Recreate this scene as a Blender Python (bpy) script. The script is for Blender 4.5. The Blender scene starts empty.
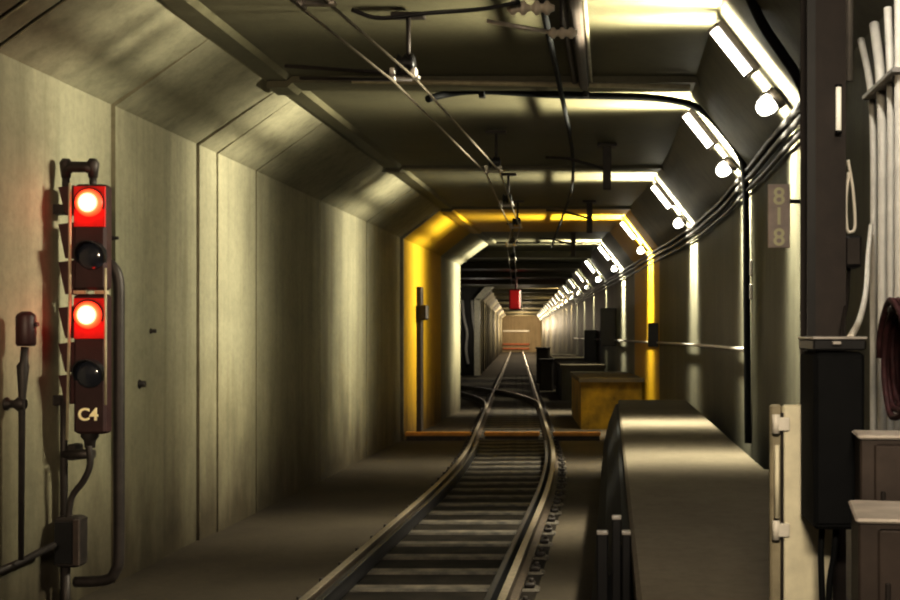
import bpy, math, random
from mathutils import Vector, Matrix
random.seed(7)
S = bpy.context.scene
COL = S.collection
F, VX, VY, CZ = 1100.0, 612.0, 335.0, 2.1

def W(px, py, d):
    """place measured on the photograph, at distance d down the tunnel"""
    return Vector(((px - VX) * d / F, d, CZ - (py - VY) * d / F))

# ------------------------------------------------------------------ track centre line and wall lines
def c(d):
    if d < 14: return -1.67
    if d < 22: return -1.67 - 0.0855 * (d - 14) ** 2 / 16
    return -2.012 - 0.0855 * (d - 22)
def slope(d):
    if d < 14: return 0.0
    if d < 22: return -0.0855 * (d - 14) / 8
    return -0.0855
def xr(d): return min(1.6, c(d) + 3.27)
ZC, ZF = 4.84, -0.2

# ------------------------------------------------------------------ mesh builder
class MB:
    def __init__(s): s.v, s.f, s.sm = [], [], []
    def add(s, vs, fs, smooth=False):
        b = len(s.v); s.v += [Vector(p) for p in vs]
        for f in fs: s.f.append([b + i for i in f]); s.sm.append(smooth)
    def box(s, lo, hi, rz=0, bev=0):
        lo, hi = Vector(lo), Vector(hi); m = (lo + hi) / 2; h = (hi - lo) / 2
        R = Matrix.Rotation(rz, 3, 'Z')
        if bev <= 0:
            vs = [m + R @ Vector((sx * h.x, sy * h.y, sz * h.z)) for sz in (-1, 1) for sx, sy in ((-1, -1), (1, -1), (1, 1), (-1, 1))]
            s.add(vs, [(3, 2, 1, 0), (4, 5, 6, 7), (0, 1, 5, 4), (1, 2, 6, 5), (2, 3, 7, 6), (3, 0, 4, 7)])
        else:
            b = min(bev, h.x * .9, h.y * .9, h.z * .9)
            def ring(ix, iy, z):
                x, y = h.x - ix, h.y - iy
                pts = [(-x + b, -y), (x - b, -y), (x, -y + b), (x, y - b), (x - b, y), (-x + b, y), (-x, y - b), (-x, -y + b)]
                return [m + R @ Vector((p[0], p[1], z)) for p in pts]
            rs = [ring(b, b, -h.z), ring(0, 0, -h.z + b), ring(0, 0, h.z - b), ring(b, b, h.z)]
            vs = sum(rs, []); fs = [tuple(range(7, -1, -1)), tuple(range(24, 32))]
            for k in range(3):
                for i in range(8):
                    j = (i + 1) % 8
                    fs.append((k * 8 + i, k * 8 + j, (k + 1) * 8 + j, (k + 1) * 8 + i))
            s.add(vs, fs)
        return s
    def tube(s, pts, r, n=10, smooth=True, radii=None):
        pts = [Vector(p) for p in pts]; N = len(pts)
        T = []
        for i in range(N):
            t = (pts[min(i + 1, N - 1)] - pts[max(i - 1, 0)]); T.append(t.normalized())
        up = Vector((0, 0, 1)) if abs(T[0].z) < .9 else Vector((0, 1, 0))
        u = (up - T[0] * up.dot(T[0])).normalized()
        vs = []
        for i in range(N):
            u = (u - T[i] * u.dot(T[i])).normalized(); w = T[i].cross(u)
            rr = radii[i] if radii else r
            for k in range(n):
                a = 2 * math.pi * k / n
                vs.append(pts[i] + (u * math.cos(a) + w * math.sin(a)) * rr)
        fs = []
        for i in range(N - 1):
            for k in range(n):
                j = (k + 1) % n
                fs.append((i * n + k, i * n + j, (i + 1) * n + j, (i + 1) * n + k))
        s.add(vs, fs, smooth)
        b = len(s.v) - len(vs)
        s.f.append([b + k for k in range(n - 1, -1, -1)]); s.sm.append(False)
        s.f.append([b + (N - 1) * n + k for k in range(n)]); s.sm.append(False)
        return s
    def lathe(s, o, axis, prof, n=20, smooth=True):
        """prof: list of (along, radius) from o in direction axis"""
        o, ax = Vector(o), Vector(axis).normalized()
        return s.tube([o + ax * a for a, r in prof], 0, n, smooth, [max(r, 1e-4) for a, r in prof]) if len({round(a, 5) for a, _ in prof}) == len(prof) else s._lathe(o, ax, prof, n, smooth)
    def _lathe(s, o, ax, prof, n, smooth):
        up = Vector((0, 0, 1)) if abs(ax.z) < .9 else Vector((0, 1, 0))
        u = (up - ax * up.dot(ax)).normalized(); w = ax.cross(u)
        vs = [o + ax * a + (u * math.cos(2 * math.pi * k / n) + w * math.sin(2 * math.pi * k / n)) * max(r, 1e-4) for a, r in prof for k in range(n)]
        fs = [(i * n + k, i * n + (k + 1) % n, (i + 1) * n + (k + 1) % n, (i + 1) * n + k) for i in range(len(prof) - 1) for k in range(n)]
        s.add(vs, fs, smooth); return s
    def loft(s, rings, closed=False, smooth=False, caps=False):
        n = len(rings[0]); vs = [p for r in rings for p in r]; fs = []
        for i in range(len(rings) - 1):
            for k in range(n if closed else n - 1):
                j = (k + 1) % n
                fs.append((i * n + k, i * n + j, (i + 1) * n + j, (i + 1) * n + k))
        if caps and closed: fs += [tuple(range(n - 1, -1, -1)), tuple((len(rings) - 1) * n + k for k in range(n))]
        s.add(vs, fs, smooth); return s
    def build(s, name, mat, parent=None, loc=None):
        org = Vector(loc) if loc is not None else (wloc(parent) if parent else Vector((0, 0, 0)))
        me = bpy.data.meshes.new(name)
        me.from_pydata([tuple(p - org) for p in s.v], [], s.f)
        me.polygons.foreach_set('use_smooth', s.sm); me.update()
        o = bpy.data.objects.new(name, me); COL.objects.link(o)
        for m in (mat if isinstance(mat, (list, tuple)) else [mat]): me.materials.append(m)
        if parent: o.parent = parent; o.location = org - wloc(parent)
        else: o.location = org
        return o
def wloc(o):
    v = Vector((0, 0, 0))
    while o: v += o.location; o = o.parent
    return v
def box(lo, hi, rz=0, bev=0): return MB().box(lo, hi, rz, bev)
def tube(pts, r, n=10): return MB().tube(pts, r, n)

def tag(o, label, cat, group=None):
    o['label'] = label; o['category'] = cat
    if group: o['group'] = group
    return o
def thing(name, label, cat, loc, group=None):
    o = bpy.data.objects.new(name, None); COL.objects.link(o); o.location = loc; o.empty_display_size = .1
    return tag(o, label, cat, group)
def struct(name, mb, mat):
    o = mb.build(name, mat); o['kind'] = 'structure'; return o
def copy_tree(o, parent=None):
    k = o.copy(); COL.objects.link(k); k.parent = parent
    for ch in list(o.children): copy_tree(ch, k)
    return k
def smooth_path(pts, n=8):
    """Catmull-Rom through the points"""
    P = [Vector(p) for p in pts]; P = [2 * P[0] - P[1]] + P + [2 * P[-1] - P[-2]]; out = []
    for i in range(1, len(P) - 2):
        for k in range(n):
            t = k / n; a, b, d, e = P[i - 1], P[i], P[i + 1], P[i + 2]
            out.append(.5 * ((2 * b) + (d - a) * t + (2 * a - 5 * b + 4 * d - e) * t * t + (3 * b - a - 3 * d + e) * t ** 3))
    out.append(P[-2]); return out
def text_mesh(body, size, origin, rot, name, mat, parent, depth=.003, spacing=1.0, line=1.0):
    cu = bpy.data.curves.new('lettering', 'FONT'); cu.body = body; cu.size = size; cu.extrude = depth
    cu.align_x = 'CENTER'; cu.align_y = 'CENTER'; cu.space_line = line; cu.space_character = spacing; cu.offset = .0035 if size < .3 else 0
    tmp = bpy.data.objects.new('lettering', cu); COL.objects.link(tmp)
    dg = bpy.context.evaluated_depsgraph_get(); me = bpy.data.meshes.new_from_object(tmp.evaluated_get(dg))
    bpy.data.objects.remove(tmp); bpy.data.curves.remove(cu)
    M = Matrix.Translation(Vector(origin) - wloc(parent)) @ rot.to_4x4()
    me.transform(M); me.materials.clear(); me.materials.append(mat)
    o = bpy.data.objects.new(name, me); COL.objects.link(o); o.parent = parent
    return o
FACE_CAM = Matrix.Rotation(math.radians(90), 3, 'X')

# ------------------------------------------------------------------ materials
def nt(name):
    m = bpy.data.materials.new(name); m.use_nodes = True
    t = m.node_tree; t.nodes.clear()
    out = t.nodes.new('ShaderNodeOutputMaterial'); b = t.nodes.new('ShaderNodeBsdfPrincipled')
    t.links.new(b.outputs[0], out.inputs[0]); return m, t, b
def N(t, kind, **kw):
    n = t.nodes.new(kind)
    for k, v in kw.items(): setattr(n, k, v)
    return n
def coords(t, scale):
    tc = N(t, 'ShaderNodeTexCoord'); mp = N(t, 'ShaderNodeMapping'); mp.inputs['Scale'].default_value = scale
    t.links.new(tc.outputs['Object'], mp.inputs[0]); return mp.outputs[0]
def noise(t, vec, sc, det=4, rough=.6):
    n = N(t, 'ShaderNodeTexNoise'); n.inputs['Scale'].default_value = sc; n.inputs['Detail'].default_value = det; n.inputs['Roughness'].default_value = rough
    t.links.new(vec, n.inputs['Vector']); return n.outputs['Fac']
def ramp(t, fac, stops):
    r = N(t, 'ShaderNodeValToRGB'); e = r.color_ramp.elements
    while len(e) < len(stops): e.new(.5)
    for el, (p, col) in zip(e, stops): el.position = p; el.color = (*col, 1) if len(col) == 3 else col
    t.links.new(fac, r.inputs[0]); return r.outputs[0]
def mixc(t, fac, a, b, mode='MIX'):
    m = N(t, 'ShaderNodeMix', data_type='RGBA', blend_type=mode)
    for sock, v in ((m.inputs[0], fac), (m.inputs[6], a), (m.inputs[7], b)):
        if hasattr(v, 'links'): t.links.new(v, sock)
        else: sock.default_value = v if not isinstance(v, tuple) else (*v, 1)
    return m.outputs[2]
def math_(t, op, a, b=0.0, clamp=False):
    m = N(t, 'ShaderNodeMath', operation=op, use_clamp=clamp)
    for i, v in enumerate((a, b)):
        if hasattr(v, 'links'): t.links.new(v, m.inputs[i])
        else: m.inputs[i].default_value = v
    return m.outputs[0]
def bump(t, b, h, strength, dist=.02):
    n = N(t, 'ShaderNodeBump'); n.inputs['Strength'].default_value = strength; n.inputs['Distance'].default_value = dist
    t.links.new(h, n.inputs['Height']); t.links.new(n.outputs[0], b.inputs['Normal'])

def mat_paint(name, col, rough=.55, metal=0, var=.25, scale=9, spec=.4):
    m, t, b = nt(name); f = noise(t, coords(t, (1, 1, 1)), scale)
    lo = tuple(x * (1 - var) for x in col); hi = tuple(min(1, x * (1 + var)) for x in col)
    t.links.new(ramp(t, f, [(.3, lo), (.7, hi)]), b.inputs['Base Color'])
    b.inputs['Roughness'].default_value = rough; b.inputs['Metallic'].default_value = metal; b.inputs['Specular IOR Level'].default_value = spec
    return m
def mat_emit(name, col, strength, base=(.8, .8, .8)):
    m, t, b = nt(name); b.inputs['Base Color'].default_value = (*base, 1)
    b.inputs['Emission Color'].default_value = (*col, 1); b.inputs['Emission Strength'].default_value = strength
    return m
def mat_concrete(name, lo, hi, yellow=None, streak=True, rough=.75, low_dark=True, ystart=24.0, yend=29.2, spec=.35):
    m, t, b = nt(name)
    big = noise(t, coords(t, (.35, .35, .35)), 1.6, 5)
    fine = noise(t, coords(t, (1, 1, 1)), 14, 6, .7)
    col = ramp(t, big, [(.3, lo), (.7, hi)])
    if streak:
        st = noise(t, coords(t, (2.2, 2.2, .12)), 2.2, 5, .65)
        col = mixc(t, .75, col, ramp(t, st, [(.25, (.62, .60, .55)), (.5, (.95, .95, .93)), (.75, (1.08, 1.07, 1.04))]), 'MULTIPLY')
    col = mixc(t, .5, col, ramp(t, fine, [(.3, (.7, .7, .68)), (.6, (1.05, 1.05, 1.05))]), 'MULTIPLY')
    if yellow or low_dark:
        sp = N(t, 'ShaderNodeSeparateXYZ'); g = N(t, 'ShaderNodeNewGeometry'); t.links.new(g.outputs['Position'], sp.inputs[0])
    if yellow:
        up = math_(t, 'GREATER_THAN', sp.outputs[1], ystart); dn = math_(t, 'LESS_THAN', sp.outputs[1], yend)
        chip = ramp(t, noise(t, coords(t, (1, 1, 1)), 3.5, 6, .7), [(.28, (0, 0, 0)), (.36, (1, 1, 1))])
        yf = math_(t, 'MULTIPLY', math_(t, 'MULTIPLY', up, dn), chip)
        col = mixc(t, yf, col, yellow)
    if low_dark:
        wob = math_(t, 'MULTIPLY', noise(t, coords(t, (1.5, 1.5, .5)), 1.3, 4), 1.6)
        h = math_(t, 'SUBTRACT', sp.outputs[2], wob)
        col = mixc(t, 1.0, col, ramp(t, math_(t, 'MULTIPLY_ADD', h, .6, True) if False else math_(t, 'MULTIPLY', math_(t, 'ADD', h, .9), .42, True), [(0, (.16, .13, .10)), (.6, (.8, .78, .74)), (1, (1, 1, 1))]), 'MULTIPLY')  # colour gets darker towards the bottom, with a wavy edge
    t.links.new(col, b.inputs['Base Color']); b.inputs['Roughness'].default_value = rough
    b.inputs['Specular IOR Level'].default_value = spec
    bump(t, b, fine, .25, .01)
    return m

YEL = (.42, .265, .008)
M = {}
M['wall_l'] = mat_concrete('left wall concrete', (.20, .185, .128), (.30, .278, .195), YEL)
M['wall_r'] = mat_concrete('right wall concrete', (.095, .09, .066), (.15, .142, .108), YEL, rough=.6, low_dark=False, spec=.2)
M['ceil'] = mat_concrete('ceiling concrete', (.085, .077, .046), (.13, .118, .072), YEL, streak=False, rough=.6, low_dark=False)
M['floor'] = mat_concrete('track bed concrete', (.034, .027, .019), (.062, .05, .035), None, streak=False, rough=.85, low_dark=False, spec=.15)
M['deck'] = mat_concrete('walkway deck concrete', (.10, .085, .063), (.15, .128, .096), None, streak=False, rough=.9, low_dark=False, spec=.1)
M['trough'] = mat_paint('dark trough', (.03, .028, .024), .8)  # plain dark tone for trough and inner support
M['sleeper'] = mat_paint('sleeper concrete', (.05, .041, .03), .75, 0, .9, 5)
M['sleeper_dark'] = mat_paint('oiled sleeper', (.10, .085, .065), .7, 0, .35, 6)
M['rail'] = mat_paint('worn rail steel', (.20, .17, .13), .45, .6, .2, 12)
M['rust'] = mat_paint('rusty steel', (.045, .032, .022), .7, .2, .35, 14)
M['black'] = mat_paint('black enamel', (.012, .011, .011), .45, 0, .3)
M['rubber'] = mat_paint('black rubber', (.008, .008, .008), .75, 0, .2, 9, .15)
M['iron'] = mat_paint('dark iron', (.035, .028, .024), .55, .4)
M['brown'] = mat_paint('dark brown paint', (.030, .021, .017), .6, 0, .25)
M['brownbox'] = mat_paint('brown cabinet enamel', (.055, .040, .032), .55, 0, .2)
M['boxtop'] = mat_paint('pale cabinet top', (.50, .45, .40), .7, 0, .15)  # pale tone for the cabinet tops
M['cream'] = mat_paint('cream enamel', (.78, .73, .56), .5, 0, .12)
M['creamdull'] = mat_paint('dull cream enamel', (.33, .29, .20), .55, 0, .2)
M['galv'] = mat_paint('galvanised steel', (.48, .45, .42), .4, .6, .15)
M['palepipe'] = mat_paint('pale painted conduit', (.74, .70, .62), .42, 0, .1)
M['pinkpipe'] = mat_paint('brown conduit', (.06, .045, .036), .75, 0, .15)
M['sign'] = mat_paint('sign face', (.62, .50, .42), .6, 0, .12)
M['signtext'] = mat_paint('sign lettering', (.95, .86, .56), .6, 0, .08)
M['yellow'] = mat_paint('yellow paint', YEL, .55, 0, .25, 4)
M['orange'] = mat_paint('worn orange yellow paint', (.50, .23, .03), .55, 0, .3, 5)
M['copper'] = mat_paint('contact wire', (.20, .17, .13), .45, .6, .15)
M['porcelain'] = mat_paint('insulator porcelain', (.52, .47, .40), .35, 0, .1)
M['glowplate'] = mat_paint('painted red halo', (.42, .012, .010), .5, 0, .15)  # red colour stands in for the halo around a lit lens
M['head'] = mat_paint('signal face enamel', (.035, .014, .013), .5, 0, .2)
M['redpaint'] = mat_paint('dark red casing', (.035, .010, .009), .5, 0, .3)
M['hose'] = mat_paint('dark red hose', (.06, .018, .018), .65, 0, .4, 20)
M['lamp'] = mat_emit('lamp glow', (1.0, .97, .86), 9)
M['lens_dark'] = mat_paint('unlit lens', (.02, .022, .03), .15, 0, .1, 9, .6)
M['tubelamp'] = mat_emit('cream tube glow', (1.0, .88, .62), .55)

def mat_lens():
    m, t, b = nt('red signal lens')
    tc = N(t, 'ShaderNodeTexCoord'); ln = N(t, 'ShaderNodeVectorMath', operation='LENGTH'); t.links.new(tc.outputs['Object'], ln.inputs[0])
    fac = math_(t, 'MULTIPLY', ln.outputs['Value'], 1 / .13)
    colr = ramp(t, fac, [(.0, (1, .93, .75)), (.55, (1, .74, .42)), (.72, (1, .10, .03)), (1, (1, .0, .0))])
    st = ramp(t, fac, [(.0, (1, 1, 1)), (.6, (.7, .7, .7)), (1, (.3, .3, .3))])
    t.links.new(colr, b.inputs['Emission Color']); t.links.new(math_(t, 'MULTIPLY', st, 6.0), b.inputs['Emission Strength'])
    b.inputs['Base Color'].default_value = (.5, .02, .01, 1); return m
M['lens_red'] = mat_lens()

# ------------------------------------------------------------------ the tunnel lining
def prof_left(d, o, xl=-4.6):
    return [Vector((xl - o, d, ZF)), Vector((xl - o, d, 4.22 + o * .4)), Vector((xl + .86 - o * .15, d, ZC + o * .1)), Vector((xl + .9, d, ZC + o * .1))]
segs = [(-4, 7.86, .0), (7.86, 7.93, .05), (7.93, 8.16, .0), (8.16, 8.22, .05), (8.22, 9.17, .0), (9.17, 10.2, .045), (10.2, 11.3, .005),
        (11.3, 12.28, .04), (12.28, 12.32, .07), (12.32, 12.85, .02), (12.85, 14.2, .0), (14.2, 14.24, .03), (14.24, 17.3, .0), (17.3, 17.34, .03), (17.34, 20.6, .0), (20.6, 20.64, .03),
        (20.64, 23.9, .0), (23.9, 29.3, -.06), (29.3, 33.4, .0)]
rings = []
for a, b_, o in segs: rings += [prof_left(a, o), prof_left(b_, o)]
mb = MB().loft(rings)
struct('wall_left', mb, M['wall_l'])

def frange(a, b, s):
    out = []; x = a
    while x < b - 1e-6: out.append(x); x += s
    return out + [b]
DS = [-4, 5, 10, 13] + frange(14, 30, 1.0) + frange(33, 150, 3)
def prof_right(d, o=0):
    x = xr(d)
    return [Vector((x + o, d, ZF)), Vector((x + o, d, 3.98)), Vector((x - .68, d, ZC + o * .8))]
rr = []
for i, d in enumerate(DS):
    o = -.05 if 23.9 < d < 29.3 else 0
    rr.append(prof_right(d, o))
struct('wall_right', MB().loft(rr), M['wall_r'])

# ceiling with shallow cross beams and formwork joints
cs = [(-4, 8.05, 0), (8.05, 8.12, .04), (8.12, 11.85, 0), (11.85, 12.25, -.07), (12.25, 18.1, 0), (18.1, 18.35, -.05), (18.35, 23.9, 0), (23.9, 29.3, -.05), (29.3, 33, 0)]
rr = []
for a, b_, o in cs:
    for d in ([a] + [x for x in frange(math.ceil(a), math.floor(b_), 1.0) if a < x < b_] + [b_]):
        z = ZC + o
        rr.append([Vector((-3.72, d, z)), Vector((-3.5, d, z)), Vector((-3.45, d, z + .05)), Vector((xr(d) - .70, d, z + .05)), Vector((xr(d) - .66, d, z))])
struct('ceiling', MB().loft(rr), M['ceil'])
rr = [[Vector((-13.5, d, ZC)), Vector((xr(d) - .66, d, ZC))] for d in frange(33, 63, 3)]
mb = MB().loft(rr)
for d in (36, 42, 48.5, 55): mb.box((-13.4, d - .25, ZC - .22), (xr(d) - .75, d + .25, ZC + .1))
rr = [[Vector((c(d) - 2.2 + .8, d, ZC)), Vector((xr(d) - .66, d, ZC))] for d in frange(63, 150, 3)]
mb.loft(rr)
for d in range(66, 150, 6): mb.box((c(d) - 1.4, d - .2, ZC - .2), (xr(d) - .75, d + .2, ZC + .1))
struct('ceiling', mb, M['ceil'])
# left side past the junction: the far bore and the flared chamber
mb = MB().loft([[Vector((c(d) - 2.2, d, ZF)), Vector((c(d) - 2.2, d, 4.1)), Vector((c(d) - 1.4, d, ZC))] for d in frange(63, 150, 3)])
for d in frange(66, 148, 4.5): mb.box((c(d) - 2.3, d - .25, ZF), (c(d) - 2.0, d + .25, 4.3))
struct('wall_left', mb, M['wall_l'])
x63 = c(63) - 2.2
mb = MB(); mb.add([(-13.5, 63, ZF), (x63, 63, ZF), (x63, 63, 4.1), (x63 + .8, 63, ZC), (-13.5, 63, ZC)], [(0, 1, 2, 3, 4)])
mb.add([(-4.6, 33, ZF), (-13.5, 33, ZF), (-13.5, 33, ZC), (-4.6, 33, ZC)], [(0, 1, 2, 3)])
mb.add([(-13.5, 33, ZF), (-13.5, 63, ZF), (-13.5, 63, ZC), (-13.5, 33, ZC)], [(0, 1, 2, 3)])
M['chamber_shade'] = mat_concrete('shade-toned concrete', (.05, .047, .04), (.12, .11, .095))  # dark tone puts the shade of the chamber into the wall colour
struct('wall_left', mb, M['chamber_shade'])
mb = MB(); mb.box((x63 - .1, 62.4, ZF), (x63 + .22, 62.95, 4.15))
mb.loft([[Vector((x63 - .1, y, 4.15)), Vector((x63 + .22, y, 4.05)), Vector((x63 + 1.0, y, ZC)), Vector((x63 + .5, y, ZC))] for y in (62.4, 62.95)], closed=True, caps=True)
struct('wall_left', mb, M['cream'])  # pale cream paints the lit look into the pillar
# closing walls: behind the viewer and the far end
mb = MB(); mb.add([(-4.8, -4, ZF), (1.8, -4, ZF), (1.8, -4, ZC), (-4.8, -4, ZC)], [(0, 1, 2, 3)])
struct('wall_back', mb, M['wall_r'])
mb = MB(); mb.add([(c(150) - 3, 150, -1), (c(150) + 4, 150, -1), (c(150) + 4, 150, ZC), (c(150) - 3, 150, ZC)], [(3, 2, 1, 0)])
M['endwall'] = mat_concrete('far end wall', (.30, .24, .15), (.40, .32, .21), None, streak=True, low_dark=False)
struct('wall_far', mb, M['endwall'])
mb = MB(); mb.add([(-20, -4, ZF), (2, -4, ZF), (2, 151, ZF), (-20, 151, ZF)], [(0, 1, 2, 3)])
struct('floor', mb, M['floor'])

M['blackish'] = mat_paint('oily track bed', (.012, .0095, .007), .9, 0, .5, 4, .1)  # darker bed tone between the rails, mottled at random
struct('floor', MB().loft([[Vector((c(d) + x, d, z)) for x, z in ((-1.0, ZF), (-.98, -.188), (.98, -.188), (1.0, ZF))] for d in frange(-3, 149, 2)]), M['blackish'])
# end girders
for z, nm in ((2.65, 'pale painted girder across the far end wall of the tunnel'), (.85, 'upper of the two rusty red beams low on the far end wall'), (.25, 'lower of the two rusty red beams low on the far end wall')):
    g = box((c(150) - 1.9, 149.7, z - .12), (c(150) + 1.7, 149.97, z + .12), bev=.02).build('girder', M['palepipe'] if z > 2 else mat_paint('rusty red beam', (.45, .16, .08), .6), loc=(c(150), 149.8, z))
    tag(g, nm, 'girder')

# ------------------------------------------------------------------ rails and sleepers
def rail_mesh(off, d0, d1, path=None, step=1.0):
    prof = [(-.02, -.16), (.02, -.16), (.02, -.145), (.02, -.125), (.012, -.05), (.028, -.035), (.028, -.016), (.02, -.01), (-.02, -.01), (-.028, -.016), (-.028, -.035), (-.012, -.05), (-.02, -.125), (-.02, -.145)] if abs(off) < .7 else [(-.085, -.16), (.085, -.16), (.085, -.145), (.02, -.125), (.012, -.05), (.036, -.035), (.036, -.006), (.028, 0), (-.028, 0), (-.036, -.006), (-.036, -.035), (-.012, -.05), (-.02, -.125), (-.085, -.145)]
    rs = []
    for d in frange(d0, d1, step):
        s = slope(d); n = Vector((1, -s, 0)).normalized(); p = Vector((c(d), d, 0)) + n * off
        rs.append([p + n * a + Vector((0, 0, z)) for a, z in prof])
    return MB().loft(rs, closed=True, caps=True)
def rail(off, d0, d1, label, nm='running_rail'):
    mb = rail_mesh(off, d0, d1); o = mb.build(nm, [M['rust'] if abs(off) > .7 else M['black'], M['rail']], loc=(c(d0) + off, d0, -.16))
    n = 14
    for i, p in enumerate(o.data.polygons):
        if abs(off) > .7 and i < len(o.data.polygons) - 2 and (i % n) in (6, 7, 8): p.material_index = 1
    return tag(o, label, 'rail')
rail(-.79, -3, 149, 'left running rail of the main track, long steel rail sweeping down the tunnel')
rail(.79, -3, 149, 'right running rail of the main track, steel rail nearest the raised walkway')
rail(-.672, -3, 22, 'dull guard rail hugging the inside of the left running rail', 'guard_rail')
rail(.672, -3, 22, 'dull guard rail hugging the inside of the right running rail', 'guard_rail')

sl = thing('sleeper', 'concrete cross sleeper under the main track rails with steel clips', 'sleeper', (0, 0, 0), 'sleepers of the main track')
box((-1.02, -.10, -.215), (1.02, .10, -.166), bev=.02).build('block', M['sleeper'], sl)
for sx in (-1, 1):
    for k in (-.93, -.53 if False else -.94):
        pass
    m = MB().box((sx * .935 - .045, -.07, -.165), (sx * .935 + .045, .07, -.12), bev=.012)
    m.tube([(sx * .945, 0, -.13), (sx * .945, 0, -.085)], .022, 8)
    m.build('rail_clip', M['iron'], sl)
k = 0; d = 3.6
while d < 62:
    o = sl if k == 0 else copy_tree(sl)
    o.location = (c(d), d, 0); o.rotation_euler = (0, 0, math.atan(-slope(d)))
    k += 1; d += .7

# diverging track through the junction
def div_path(x0, d0, n=26):
    pts = []; x, y, a = x0, d0, -.0855
    for i in range(n):
        pts.append(Vector((x, y, 0))); a -= .022; x += math.tan(a) * .62; y += .62
    return pts
for off, lab in ((.79, 'right rail of the branch track curving off to the left through the junction'), (-.79, 'left rail of the branch track curving off to the left through the junction')):
    pts = div_path(c(33.5) + off, 33.5 + (0 if off > 0 else -.5)); prof = [(-.07, -.16), (.07, -.16), (.036, -.03), (.03, .004), (-.03, .004), (-.036, -.03)]
    rs = []
    for i, p in enumerate(pts):
        t = (pts[min(i + 1, len(pts) - 1)] - pts[max(i - 1, 0)]).normalized(); n = Vector((t.y, -t.x, 0))
        rs.append([p + n * a + Vector((0, 0, z)) for a, z in prof])
    o = MB().loft(rs, closed=True, caps=True).build('branch_rail', M['rail'], loc=pts[0]); tag(o, lab, 'rail')
pp = div_path(c(33.5), 33.5); bs = None
for i in range(13, 26, 2):
    t = (pp[i] - pp[i - 1]).normalized()
    if bs is None:
        bs = box((-1.05, -.13, -.21), (1.05, .13, -.165), bev=.02).build('branch_sleeper', M['sleeper'], loc=(0, 0, 0)); tag(bs, 'pale sleeper under the branch track beyond the yellow arch', 'sleeper', 'sleepers of the branch track'); o = bs
    else: o = bs.copy(); COL.objects.link(o)
    o.location = pp[i]; o.rotation_euler = (0, 0, math.atan2(-t.x, t.y))

# ------------------------------------------------------------------ walkways
wk = thing('raised_walkway', 'long raised concrete walkway with black skirt beside the near track', 'walkway', (.1, 2, ZF))
mb = MB()
sec = lambda d: [Vector((.1, d, .93)), Vector((.1, d, 1.03)), Vector((.12, d, 1.05)), Vector((1.19 if d > 8.5 else 1.56, d, 1.05)), Vector((1.19 if d > 8.5 else 1.56, d, .93))]
mb.loft([sec(-2), sec(4), sec(8.4), sec(8.6), sec(13), sec(17.6), sec(17.8)], closed=True, caps=True); mb.build('deck', M['deck'], wk)
mb = MB(); skirt = lambda d: [Vector((.13, d, 1.0)), Vector((.06, d, .98)), Vector((-.05, d, .7)), Vector((-.14, d, .3)), Vector((-.17, d, ZF)), Vector((.13, d, ZF))]
mb.loft([skirt(5.96), skirt(8), skirt(12), skirt(17.75)], closed=True, caps=True); mb.build('side_skirt', M['rubber'], wk)
box((.16, -2, ZF), (.22, 5.95, .93)).build('near_support', M['rubber'], wk)
mb = MB().box((1.0, 8.6, ZF), (1.18, 17.75, .93)); mb.build('inner_support', M['trough'], wk)
tr = box((1.195, 8.7, ZF), (1.46, 17.8, .72), bev=.02).build('cable_trough', M['trough'], loc=(1.35, 12, ZF)); tag(tr, 'low dark cable trough between the near walkway and the right wall', 'trough')

def far_walk(d0, d1, oL, label, matf, nseg=6, zt=1.05):
    t = thing('raised_walkway', label, 'walkway', (c(d0) + oL, d0, ZF))
    f = lambda d: [Vector((c(d) + oL, d, zt - .1)), Vector((c(d) + oL, d, zt)), Vector((xr(d) - .06, d, zt)), Vector((xr(d) - .06, d, zt - .1))]
    MB().loft([f(d) for d in frange(d0, d1, (d1 - d0) / nseg)], closed=True, caps=True).build('deck', M['deck'], t)
    g = lambda d: [Vector((c(d) + oL + .05, d, ZF)), Vector((c(d) + oL + .05, d, zt - .1)), Vector((xr(d) - .1, d, zt - .1)), Vector((xr(d) - .1, d, ZF))]
    MB().loft([g(d) for d in frange(d0 + .05, d1, (d1 - d0) / nseg)], closed=True, caps=True).build('base', matf, t)
    return t
M['darkyellow'] = mat_paint('darker yellow paint', (.26, .165, .006), .7, 0, .6, 1.5)  # darker, mottled version of the yellow
far_walk(26.8, 31.5, 1.62, 'block of walkway with yellow base just past the yellow arch', M['darkyellow'])
far_walk(38.5, 44.5, 1.62, 'pale walkway block beyond the yellow based one', M['wall_r'])
far_walk(49, 60, 1.75, 'long dim walkway block furthest down the tunnel', M['wall_r'])

# ------------------------------------------------------------------ sill, guide rail of the yellow frame
t = thing('threshold_sill', 'worn orange yellow steel sill crossing the track at the yellow arch', 'sill', (c(24), 24, ZF))
for a, b_ in ((-4.5, c(24) - .9), (c(24) - .6, c(24) + .6), (c(24) + .9, -.25)):
    box((a, 23.9, -.1), (b_, 24.12, -.015), bev=.015).build('beam', M['orange'], t)
    box((a + .02, 23.95, ZF), (b_ - .02, 24.08, -.1)).build('web_plate', M['rust'], t)
t = thing('guide_channel', 'tall dark steel channel standing on the left leg of the yellow arch', 'channel', (-4.5, 25.7, ZF))
box((-4.538, 25.55, ZF), (-4.43, 25.85, 3.22), bev=.01).build('channel', M['iron'], t)
box((-4.46, 25.45, 2.45), (-4.28, 25.75, 2.8), bev=.03).build('latch', M['iron'], t)

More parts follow.
